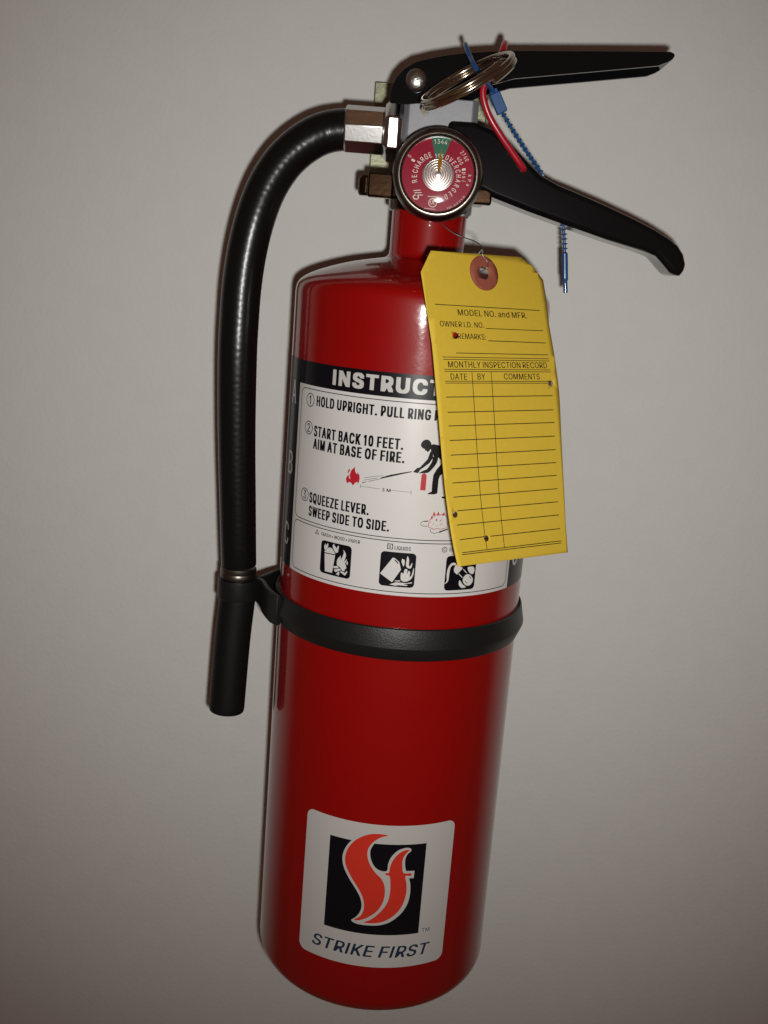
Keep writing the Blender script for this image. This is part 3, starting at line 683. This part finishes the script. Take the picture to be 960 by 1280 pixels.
def ribbon(bm, pts, t, z0, z1):
    """upright strap along (x, y) points, thickness t, between two z functions or numbers"""
    P = [Vector((p[0], p[1])) for p in pts]
    N = len(P)
    L = []
    for i in range(N):
        a, b = P[max(i - 1, 0)], P[min(i + 1, N - 1)]
        tt = (b - a).normalized()
        n = Vector((-tt.y, tt.x)) * t / 2
        za = z0[i] if isinstance(z0, list) else z0
        zb = z1[i] if isinstance(z1, list) else z1
        L.append([bm.verts.new((q.x * MM, q.y * MM, z * MM)) for q, z in ((P[i] + n, za), (P[i] - n, za), (P[i] - n, zb), (P[i] + n, zb))])
    for A, B in zip(L, L[1:]):
        for k in range(4):
            j = (k + 1) % 4
            bm.faces.new((A[k], A[j], B[j], B[k]))
    bm.faces.new(L[0][::-1])
    bm.faces.new(L[-1])
HX, HZ = -73.3, -62.6           # hose clip centre
def arm(sgn):
    bm = bmesh.new()
    pts = [(-64.6, .6 * sgn), (-62.6, 2.6 * sgn), (-60.8, 6.0 * sgn), (-59.2, 10.5 * sgn), (-57.0, 15.5 * sgn), (-54.4, 20.4 * sgn), (-51.0, 25.0 * sgn)]
    ribbon(bm, pts, 2.6, [-68.4, -68.8, -69.4, -70.2, -70.8, -71.2, -71.0], [-57.6, -57.4, -57.3, -57.4, -57.6, -57.7, -57.9])
    return bevel(from_bm('strap_arm', bm, M_PLASTIC, strap), .5)
arm(-1)
arm(1)
bm = bmesh.new()
lathe(bm, [(7.6, -5.4), (8.9, -5.2), (9.1, -4.6), (9.1, 3.4), (8.8, 3.9), (7.6, 4.0)], 48, 'Z', (HX, 0, HZ), cap0=False, cap1=False)
from_bm('hose_clip', bm, M_PLASTIC, strap)

# hose -----------------------------------------------------------------------------
hp = [(-36.09,0,137.54),(-39.71,0,137.13),(-44.61,0,136),(-50.31,-1,133.27),(-57.19,-2,127.95),(-63.31,-3,120.78),(-68.65,-4,110.77),(-72.57,-5,98.23),(-75.28,-5,84.38),(-76.68,-5,70.44),(-77.1,-5,57.05),(-77.18,-5,43.5),(-76.78,-4,22.75),(-76.01,-3,1.52),(-74.87,-2,-20.22),(-73.69,-1,-42.5),(-73.25,0,-52.12)]
path = catmull(hp, 70)
def hr(i, a, s):
    return 8.35 - .45 * min(1, max(0, (s - 120) / 90)) + .012 * math.cos(2 * math.pi * s / 3.4 + 6 * a) + .008 * math.cos(2 * math.pi * s / 2.6 - 5 * a + .5 * math.sin(s / 7))
bm = bmesh.new()
tube(bm, path, hr, 48)
hose = from_bm('hose', bm, M_RUBBER, fx, 60)
# metal ferrule just above the clip and the nozzle below it
bm = bmesh.new()
lathe(bm, [(7.4, 4.2), (7.9, 4.2), (8.15, 5.0), (8.15, 6.6), (7.95, 7.0), (8.15, 7.4), (8.15, 8.8), (7.8, 9.4), (7.2, 9.4)], 48, 'Z', (HX, 0, HZ))
from_bm('nozzle_ferrule', bm, M_DULL, hose)
nz = [(-72.99,0,-66.16),(-74.58,0,-88.73),(-75.83,0,-123.37)]
bm = bmesh.new()
nzp = catmull(nz, 12)
def nr(i, a, s):
    k = i / (len(nzp) - 1)
    return (8.2 if i else 7.7) if i < len(nzp) - 1 else 8.0
tube(bm, nzp, nr, 48)
noz = bevel(from_bm('nozzle', bm, M_NOZZLE, fx), .35, 2, 50)

# crimp ferrule and nut at the valve ----------------------------------------------
def prism(bm, n, r, x0, x1, a0, zc, yc=0.0, cham=.8):
    for_r = [(r - cham, x0), (r, x0 + cham), (r, x1 - cham), (r - cham, x1)]
    rings = []
    for rr, x in for_r:
        rings.append([bm.verts.new((x * MM, (yc - rr * math.cos(a0 + 2 * math.pi * k / n)) * MM, (zc + rr * math.sin(a0 + 2 * math.pi * k / n)) * MM)) for k in range(n)])
    for A, B in zip(rings, rings[1:]):
        for k in range(n):
            j = (k + 1) % n
            bm.faces.new((A[k], A[j], B[j], B[k]))
    bm.faces.new(rings[0][::-1])
    bm.faces.new(rings[-1])
bm = bmesh.new()
prism(bm, 9, 9.6, -37.6, -21.2, math.radians(5), 137.6, cham=.5)
bevel(from_bm('hose_ferrule', bm, M_CRIMP, fx), .5, 2)
bm = bmesh.new()
prism(bm, 6, 12.2, -21.4, -13.6, math.radians(-7.5 + 30), 137.8, cham=1.6)
bevel(from_bm('hose_nut', bm, M_NICKEL, fx), .7, 3, 20)

# valve ----------------------------------------------------------------------------
bm = bmesh.new()
pl = [(-13.8, -7.5), (-11.8, -9.5), (14.0, -9.5), (16.2, -7.5), (16.2, 9.5), (-13.8, 9.5)]
A = [bm.verts.new((x * MM, y * MM, 106 * MM)) for x, y in pl]
B = [bm.verts.new((x * MM, y * MM, 151 * MM)) for x, y in pl]
bm.faces.new(A[::-1])
bm.faces.new(B)
for i in range(6):
    bm.faces.new((A[i], A[(i + 1) % 6], B[(i + 1) % 6], B[i]))
bevel(from_bm('valve_body', bm, M_ALU, fx), .5)
bm = bmesh.new()
lathe(bm, [(14.5, 106.5), (17.0, 107.0), (17.4, 107.8), (17.4, 111.5), (16.6, 112.3), (14.0, 112.6)], 64)
from_bm('valve_collar', bm, M_SHADE_BROWN, fx)

# squeeze lever: an inverted channel of black painted steel
out = [(-19.55,147.41),(-19.62,150.41),(-19.33,152.83),(-17.73,156.82),(-14.83,160.29),(-10.31,163.27),(-2.6,165.57),(6.71,167.54),(17.6,168.96),(27.89,169.96),(59.05,171.97),(88.51,173.74),(90.14,173.24),(90.57,172.39),(89.82,171.03),(88.1,169.88),(84.56,168.32),(59.02,164.35),(28.94,159.75),(18.83,156.38),(11.2,153.16),(3.49,150.53),(-5.88,148.22),(-12.19,147.33)]
bm = bmesh.new()
extrude_xz(bm, out, -12.5, -10.3)
extrude_xz(bm, out, 10.3, 12.5)
top = out[3:13]
inner = [(x, z - 2.2) for x, z in top]
poly = top + inner[::-1]
extrude_xz(bm, poly, -10.3, 10.3)
bevel(from_bm('squeeze_lever', bm, M_BLACK, fx), .4, 3, 40)
bm = bmesh.new()
lathe(bm, [(4.55, -12.4), (4.5, -13.2), (4.1, -14.2), (3.2, -15.0), (1.8, -15.5), (.5, -15.65)], 32, 'Y', (-9.55, 0, 156.3))
from_bm('rivet', bm, M_RIVET, fx, 60)
bm = bmesh.new()
lathe(bm, [(3.4, -12.4), (3.4, 12.4)], 24, 'Y', (-9.55, 0, 156.3))
from_bm('pivot_pin', bm, M_RIVET, fx)

# carrying handle, smooth black coated
out = [(4.22,142.65),(14.8,142.79),(22.74,140.31),(27.18,137.58),(31.67,134.54),(37.71,129.14),(43.71,124.33),(50.85,121.13),(58.22,118.87),(70.68,114.79),(82.9,110.36),(91.46,106.91),(98.07,103.62),(101.99,101.06),(104.72,97.77),(106.06,94.05),(106.01,90.85),(104.29,89.12),(102.05,88.79),(99.87,90.39),(96.85,93.36),(93.52,96.3),(88.42,97.83),(73.33,101.14),(55.5,105.82),(39.74,110.01),(25.31,114.28),(19.55,116.67),(6.27,119.75)]
bm = bmesh.new()
extrude_xz(bm, out, -11.5, 11.5)
bevel(from_bm('carrying_handle', bm, M_BLACK, fx), 2.4, 5, 40)

# pressure gauge ------------------------------------------------------------------
GX, GZ = 1.9, 119.9
ga = bpy.data.objects.new('pressure_gauge', None)
COL.objects.link(ga)
ga.parent = fx
bm = bmesh.new()
lathe(bm, [(9, -9.0), (12, -18.0), (16.6, -19.0), (17.5, -20.0), (17.7, -23.5), (17.7, -28.0), (17.3, -30.0), (16.5, -31.5), (15.6, -32.3), (14.9, -32.3), (14.6, -31.6), (14.45, -31.0), (14.2, -31.4), (13.95, -31.2), (13.9, -29.0)], 96, 'Y', (GX, 0, GZ), cap1=False)
from_bm('gauge_case', bm, M_BEZEL, ga, 50)
bm = bmesh.new()
lathe(bm, [(14.3, -28.2), (14.3, -29.0)], 96, 'Y', (GX, 0, GZ))
dial = from_bm('gauge_dial', bm, M_DIAL, ga)
def on_dial(d):
    def f(p):
        return Vector((GX + p.x, -29.0 - d - p.z, GZ + p.y)) * MM
    return f
def pol(r, deg):   # clockwise from the top
    a = math.radians(deg)
    return (r * math.sin(a), r * math.cos(a))
lay('gauge_zone', fill([[pol(5.2, -12)] + [pol(13.9, -15 + 32 * k / 10) for k in range(11)] + [pol(5.2, 14)]]), on_dial(.06), M_GREEN, ga, None)
cream = []
def arc_text(body, deg0, deg1, r0, h, offset=.0, wfac=.8, r1=None):
    n = len(body)
    for i, ch in enumerate(body):
        r = r0 if r1 is None else r0 + (r1 - r0) * i / max(n - 1, 1)
        if ch == ' ':
            continue
        a = deg0 + (deg1 - deg0) * i / max(n - 1, 1)
        bmx = text_bm(ch, offset)
        x0, x1, y0, y1 = bounds(bmx)
        s = h / .53
        cx = (x0 + x1) / 2
        th = -math.radians(a)
        px_, py_ = pol(r, a)
        for v in bmx.verts:
            x, y = (v.co.x - cx) * s * wfac, (v.co.y - .255) * s
            v.co.x = px_ + x * math.cos(th) - y * math.sin(th)
            v.co.y = py_ + x * math.sin(th) + y * math.cos(th)
        cream.append(bmx)
arc_text('RECHARGE', -109, -27, 9.3, 2.1, 16, .66, 7.9)
arc_text('OVERCHARGED', 25, 154, 7.2, 2.0, 14, .62, 8.9)
arc_text('1344', -10, 10, 12.3, 1.75, 5, .85)
arc_text('195', -11, 9, 7.0, 1.6, 10, .8)
arc_text('2760', 44, 60, 12.4, 1.55, 8, .66)
arc_text('400', 48, 61, 10.0, 1.55, 12, .62)
arc_text('psi', 83, 99, 10.3, 1.5, 5, .9)
arc_text('kPa', 88, 104, 12.4, 1.4, 0, .9)
arc_text('0', -62, -60, 13.0, 1.4, 0, .8)
arc_text('MADE', 125, 140, 13.2, .8, 0, .8)
arc_text('IN USA', 142, 158, 13.2, .8, 0, .8)
for a, r in ((-65, 11.2), (75, 10.4)):
    c = pol(r, a)
    d = Vector(pol(1, a))
    cream.append(stroke([Vector(c) - d * .9, Vector(c) + d * .5], .8))
for (cx, cy, rr) in ((-1.1, -10.6, 1.7),):
    cream.append(fill([ellipse(cx, cy, rr, rr), ellipse(cx, cy, rr - .28, rr - .28)]))
cream.append(fit_text('UL', -2.1, -.1, -11.2, -9.9, 15))
cream.append(stroke([(-3.2, -8.3), (1.0, -8.3)], .22))
cream.append(stroke([(-4.2, -12.8), (.2, -13.0)], .18))
for k in range(3):
    cream.append(stroke([(-9.0 + k * .5, -6.6 - k * .75), (-6.2 + k * .5, -6.2 - k * .9)], .3))
cream.append(fill([ellipse(-7.8, -8.9, 1.2, 1.0), ellipse(-7.8, -8.9, .8, .6)]))
lay('gauge_print', cream, on_dial(.12), M_CREAM, ga, None)
# hub with moulded rings
bm = bmesh.new()
for r in (2.0, 2.9, 3.8, 4.7, 5.6):
    tube(bm, [(GX + .1 + r * math.cos(2 * math.pi * k / 48), -29.35, GZ + r * math.sin(2 * math.pi * k / 48)) for k in range(48)], .24, 8, closed=True)
from_bm('gauge_coil', bm, M_COIL, ga, 60)
bm = bmesh.new()
lathe(bm, [(6.1, -29.14), (6.1, -29.2), (5.9, -29.25)], 48, 'Y', (GX + .1, 0, GZ))
hub = from_bm('gauge_hub', bm, M_HUB, ga)
bm = bmesh.new()
lathe(bm, [(1.5, -29.26), (1.45, -30.1), (1.1, -30.6), (.3, -30.7)], 24, 'Y', (GX + .1, 0, GZ))
from_bm('hub_cap', bm, M_COIL, hub)
bm = bmesh.new()
A = []
for y in (-29.75, -29.95):
    A.append([bm.verts.new(((GX + x) * MM, y * MM, (GZ + z) * MM)) for x, z in ((-.3, 1.2), (.7, 1.2), (1.25, 5.0), (.75, 7.2), (.62, 10.4), (.2, 7.4), (-.45, 5.0))])
bm.faces.new(A[0]); bm.faces.new(A[1][::-1])
for i in range(7):
    bm.faces.new((A[0][i], A[0][(i + 1) % 7], A[1][(i + 1) % 7], A[1][i]))
from_bm('gauge_needle', bm, M_NEEDLE, ga)
bm = bmesh.new()
lathe(bm, [(14.0, -31.0), (13.0, -31.35), (10.0, -31.7), (6, -31.9), (2, -32.0), (.3, -32.0)], 64, 'Y', (GX, 0, GZ), cap0=False)
from_bm('gauge_lens', bm, M_LENS, ga, 60)
settle(fx)

# ------------------------------------------------------------------ pull pin with its ring
pp = thing('pull_pin', 'steel split ring of the pull pin hanging in front of the top lever', 'pull pin', (0.004, -0.03, 0.15))
A3, B3 = Vector((-6.1, -33, 143.9)), Vector((26.4, -35, 164.2))
ctr = (A3 + B3) / 2
ru = (B3 - A3).normalized()
g = math.radians(18)
rv = Vector((.05, -math.cos(g), -math.sin(g))).normalized()
rv = (rv - ru * rv.dot(ru)).normalized()
rn = ru.cross(rv)
rad = (B3 - A3).length / 2 - .9
pts = []
NT = 2.05
for k in range(int(NT * 72) + 1):
    a = 2 * math.pi * k / 72 + .9
    pts.append(ctr + ru * rad * math.cos(a) + rv * rad * math.sin(a) + rn * (k / 72 - NT / 2) * 1.9)
bm = bmesh.new()
tube(bm, pts, 1.15, 14)
from_bm('pull_ring', bm, M_STEEL, pp, 60)
bm = bmesh.new()
pp_pts = [(-4.9, -34.0, 142.6), (-4.9, -31, 143.4), (-4.9, -24, 144.4), (-4.9, -10, 144.8), (-4.9, 16, 144.8)]
tube(bm, catmull(pp_pts, 6), 1.5, 14)
from_bm('pin_shaft', bm, M_STEEL, pp, 60)
settle(pp)

# ------------------------------------------------------------------ red tamper seal
ts = thing('tamper_seal', 'red plastic pull seal looped from the ring into the lower handle', 'seal', (0.022, -0.012, 0.12))
rp = [(36.63,-9,125.85),(35.6,-12.2,126.72),(30.72,-14,132),(25.21,-15.5,138.11),(20.41,-16.5,144.24),(17.6,-17.5,149.86),(16.85,-18.5,153.78),(18.06,-19.5,156.93),(20.19,-19.5,160.58),(21.99,-18,165.35),(23.32,-15.5,169.41),(23.98,-11,172.39),(24.39,-4,173.51),(24.51,2,173.5)]
bm = bmesh.new()
tube(bm, catmull(rp, 6), 1.35, 12)
from_bm('seal_strap', bm, M_SEALR, ts, 60)
settle(ts)

# ------------------------------------------------------------------ blue cable seal
bs = thing('cable_seal', 'blue beaded plastic seal with its tail hanging below the lower handle', 'seal', (0.025, -0.012, 0.14))
def zpt(q):
    return Vector(q)
lockA, lockB = [Vector(q) for q in [(20.66,-17,154.29),(25.26,-17,146.01)]]
bm = bmesh.new()
d = (lockB - lockA)
L = d.length
d.normalize()
sx = d.cross(Vector((0, 1, 0))).normalized()
sy = d.cross(sx)
def lockbox(a, b, w, t):
    vs = [bm.verts.new((lockA + d * k + sx * w * i + sy * t * j) * MM) for k in (a, b) for i, j in ((-1, -1), (1, -1), (1, 1), (-1, 1))]
    for q in ((3, 2, 1, 0), (4, 5, 6, 7), (0, 1, 5, 4), (1, 2, 6, 5), (2, 3, 7, 6), (3, 0, 4, 7)):
        bm.faces.new([vs[i] for i in q])
lockbox(1.6, L, 2.15, 1.7)
lockbox(0, 1.7, 1.55, 1.3)
bevel(from_bm('seal_lock', bm, M_SEALB, bs), .35)
bm = bmesh.new()
up = [(21.43,-17,152.86),(19.5,-20,154.61),(16.18,-26,156.57),(12.45,-24,161.28),(10.77,-19,164.98),(9.34,-15.5,168.46),(8.63,-11.5,170.95),(8.73,-5,172.55)]
tube(bm, catmull(up, 6), .95, 10)
dn = [(24.91,-16.5,146.65),(29.86,-13.5,140.8),(34.52,-10,135.77),(39.29,-6,130.99),(43.28,-3,127.2),(45.56,-2.5,124.89)]
p = catmull(dn, 8)
tube(bm, p, .52, 10)
def beads(path, step, r, h):
    s = 0
    nxt = step * .7
    for a, b in zip(path, path[1:]):
        s += (b - a).length
        if s >= nxt:
            nxt += step
            t = (b - a).normalized()
            tube(bm, [b - t * h, b - t * h * .4, b + t * h * .4, b + t * h], lambda i, an, ss, r=r: r if i in (1, 2) else .5, 8)
beads([q for q in catmull(dn, 30)], 2.45, 1.12, .5)
tl = [(54.75,-4,107.36),(55.81,-4,103.91),(56.75,-4,98.51),(57.65,-4,92.09),(58.45,-4,85.63),(59.5,-4,78.82)]
tp = catmull(tl, 10)
def tr(i, a, s):
    return .62 if s < 12.5 else (1.3 if s < 24 else .95)
tube(bm, tp, tr, 10)
beads([q for q in catmull(tl, 30)][:78], 1.9, 1.35, .42)
from_bm('seal_strap', bm, M_SEALB, bs, 40)
settle(bs)

# ------------------------------------------------------------------ inspection tag
TO, TU, TV, TN = [Vector(q) for q in ((-0.001909,-0.064684,0.090618),(0.794057,0.607734,0.011510),(0.186586,-0.225682,-0.956166),(0.578497,-0.761398,0.292599))]
TW, TH = 58.0, 115.6
def on_tag(d):
    def f(p):
        u, v = p.x, p.y
        a = v / TH
        w = 12.0 * a * (1 - a) * (1.0 * u / TW) - 9.48 * 3.0 * a ** 3 * (1 - a) * (1 - u / TW)
        return TO + (TU * u + TV * v + TN * (w + d + p.z)) * MM
    return f
tg = thing('inspection_tag', 'yellow paper monthly inspection tag wired to the extinguisher neck', 'tag', (0.02, -0.05, 0.09))
outline = [(4.25,0.17),(48.96,-0.1),(53.73,3.07),(58.39,8.66),(58.31,16.73),(57.69,27),(58.23,38.77),(58.45,52.68),(57.15,70.54),(56.59,84.26),(56.22,104.86),(56.73,116.03),(27.38,115.72),(1.27,115.48),(1.46,99.28),(1.43,83.74),(1.26,68.28),(0.91,50),(0.59,34.37),(-0.47,21.23),(-1.32,8.31)]
GU, GV = 28.25,7.36
holes = [ellipse(GU, GV, 2.5, 2.5, 24)]
HO = [(11.53,31.21),(4.45,96.61),(16.91,106.67),(54.69,49.76)]
for (hu, hv), rr in zip(HO, (1.25, 1.15, 1.1, 1.1)):
    holes.append(ellipse(hu, hv, rr, rr, 16))
card = lay('tag_card', fill([outline] + holes), on_tag(0.0), M_CARD, tg, 3.1, 3.1, down=True, weld=.12)
sol = card.modifiers.new('thickness', 'SOLIDIFY')
sol.thickness = .18 * MM
sol.offset = -1
def tl_rule(pts, w=.2):
    return stroke(pts, w)
def subdiv(a, b, n=12):
    return [(a[0] + (b[0] - a[0]) * k / n, a[1] + (b[1] - a[1]) * k / n) for k in range(n + 1)]
rules = []
for a, b, w in [
(*[(3.44,19.88),(53.86,21.08)],0.24),(*[(25.92,28.48),(54.12,29.12)],0.22),(*[(26.41,33.14),(54.56,33.94)],0.24),(*[(10.97,37.67),(54.89,38.63)],0.22),(*[(4.78,39.09),(55.11,40.19)],0.2),(*[(4.91,39.95),(55.13,41.07)],0.2),(*[(4.98,43.58),(55.13,44.56)],0.2),(*[(5.05,44.33),(55.24,45.37)],0.2),(*[(5,47.91),(55.07,49.1)],0.2),(*[(5.08,48.6),(53,49.74)],0.2),
(*[(5.02,53.71),(54.81,54.67)],0.26),(*[(5.15,59.26),(54.5,60.21)],0.26),(*[(5.11,64.24),(54.31,65.13)],0.26),(*[(5.18,69.55),(53.86,70.43)],0.26),(*[(5.14,74.92),(53.72,75.67)],0.26),(*[(5.02,79.92),(53.46,80.7)],0.26),(*[(4.83,85.11),(53.23,85.65)],0.26),(*[(4.55,90.3),(53.19,90.83)],0.26),(*[(5.5,95.4),(52.92,95.91)],0.26),(*[(4.61,100.55),(53.11,101.04)],0.26),(*[(4.67,105.97),(15.97,105.91)],0.26),(*[(18.82,106.06),(53.22,106.37)],0.26),(*[(4.54,110.73),(53.5,111.17)],0.24),(*[(4.36,111.42),(53.44,111.99)],0.24),(*[(17.43,44.67),(16.23,110.58)],0.22),(*[(26.34,44.81),(24.63,110.78)],0.22),
]:
    rules.append(stroke(subdiv(a, b), w * 1.25))
# the two column lines run up to the heading
lay('ruled_line', rules, on_tag(.06), M_TINK, tg, None, None, down=True)
def tag_text(body, a, b, h, off=0, cap='H'):
    """a, b: baseline ends in (u, v)"""
    bm = text_bm(body, off)
    x0, x1, _, _ = bounds(bm)
    pb = text_bm(cap, off)
    _, _, y0, y1 = bounds(pb)
    pb.free()
    A_, B_ = Vector(a), Vector(b)
    dx = (B_ - A_)
    for v in bm.verts:
        t = (v.co.x - x0) / (x1 - x0)
        q = A_ + dx * t
        v.co.x, v.co.y = q.x, q.y - (v.co.y - y0) / (y1 - y0) * h
    return bm
tt = []
for body, (a, b), h in [
 ('MODEL NO. and MFR.', [(13.5,23.73),(46.93,24.34)], 2.25),
 ('OWNER I.D. NO.', [(4.84,27.95),(25.19,28.31)], 2.05),
 ('REMARKS:', [(12.57,32.42),(25.55,32.79)], 2.05),
 ('MONTHLY INSPECTION RECORD', [(6.94,42.98),(53.71,43.91)], 2.3),
 ('DATE', [(7.65,47.38),(15.02,47.65)], 2.25),
 ('BY', [(19.8,47.63),(23.36,47.76)], 2.25),
 ('COMMENTS', [(32.12,47.82),(49.43,48.24)], 2.25)]:
    tt.append(tag_text(body, a, b, h, 11))
lay('tag_lettering', tt, on_tag(.06), M_TINK, tg, None, None, down=True)
# dark strip: every printed face must look away from the card (u runs right, v runs down)
gb = fill([ellipse(GU, GV, 6.7, 6.7, 48), ellipse(GU, GV, 2.5, 2.5, 24)])
gr = lay('grommet', gb, on_tag(.45), M_GROM, tg, 3, 3, down=True, weld=.12)
sg = gr.modifiers.new('thickness', 'SOLIDIFY')
sg.thickness = .45 * MM
sg.offset = -1
f2 = on_tag(.9)
gtop = f2(Vector((GU + 1.2, GV - 1.9, 0))) / MM
ghole = on_tag(-1.5)(Vector((GU, GV - 1.0, 0))) / MM
wpts = [(-2.1,-17,107.22),(2.64,-20,104.31),(6.41,-22,101.09),(10.45,-23,98.57),(15.01,-24,97.18),(18.11,-28,96.21),(20.38,-36,94.64)]
bm = bmesh.new()
w1 = [Vector(q) for q in wpts]
edge_pt = on_tag(1.0)(Vector((GU - .2, .6, 0))) / MM
tube(bm, catmull(w1 + [edge_pt + Vector((0, 1.0, 2.2)), edge_pt, on_tag(1.1)(Vector((GU + 1.6, GV - 4.2, 0))) / MM, gtop, ghole], 8), .2, 8)
back_pt = on_tag(-1.4)(Vector((GU - .6, 1.2, 0))) / MM
tube(bm, catmull([edge_pt + Vector((0, 1.0, 2.2)), back_pt + Vector((0, 0, 1.2)), back_pt + Vector((0, 0, -3)), ghole], 6), .2, 8)
from_bm('tag_wire', bm, M_WIRE, tg, 60)
settle(tg)
bpy.context.view_layer.update()
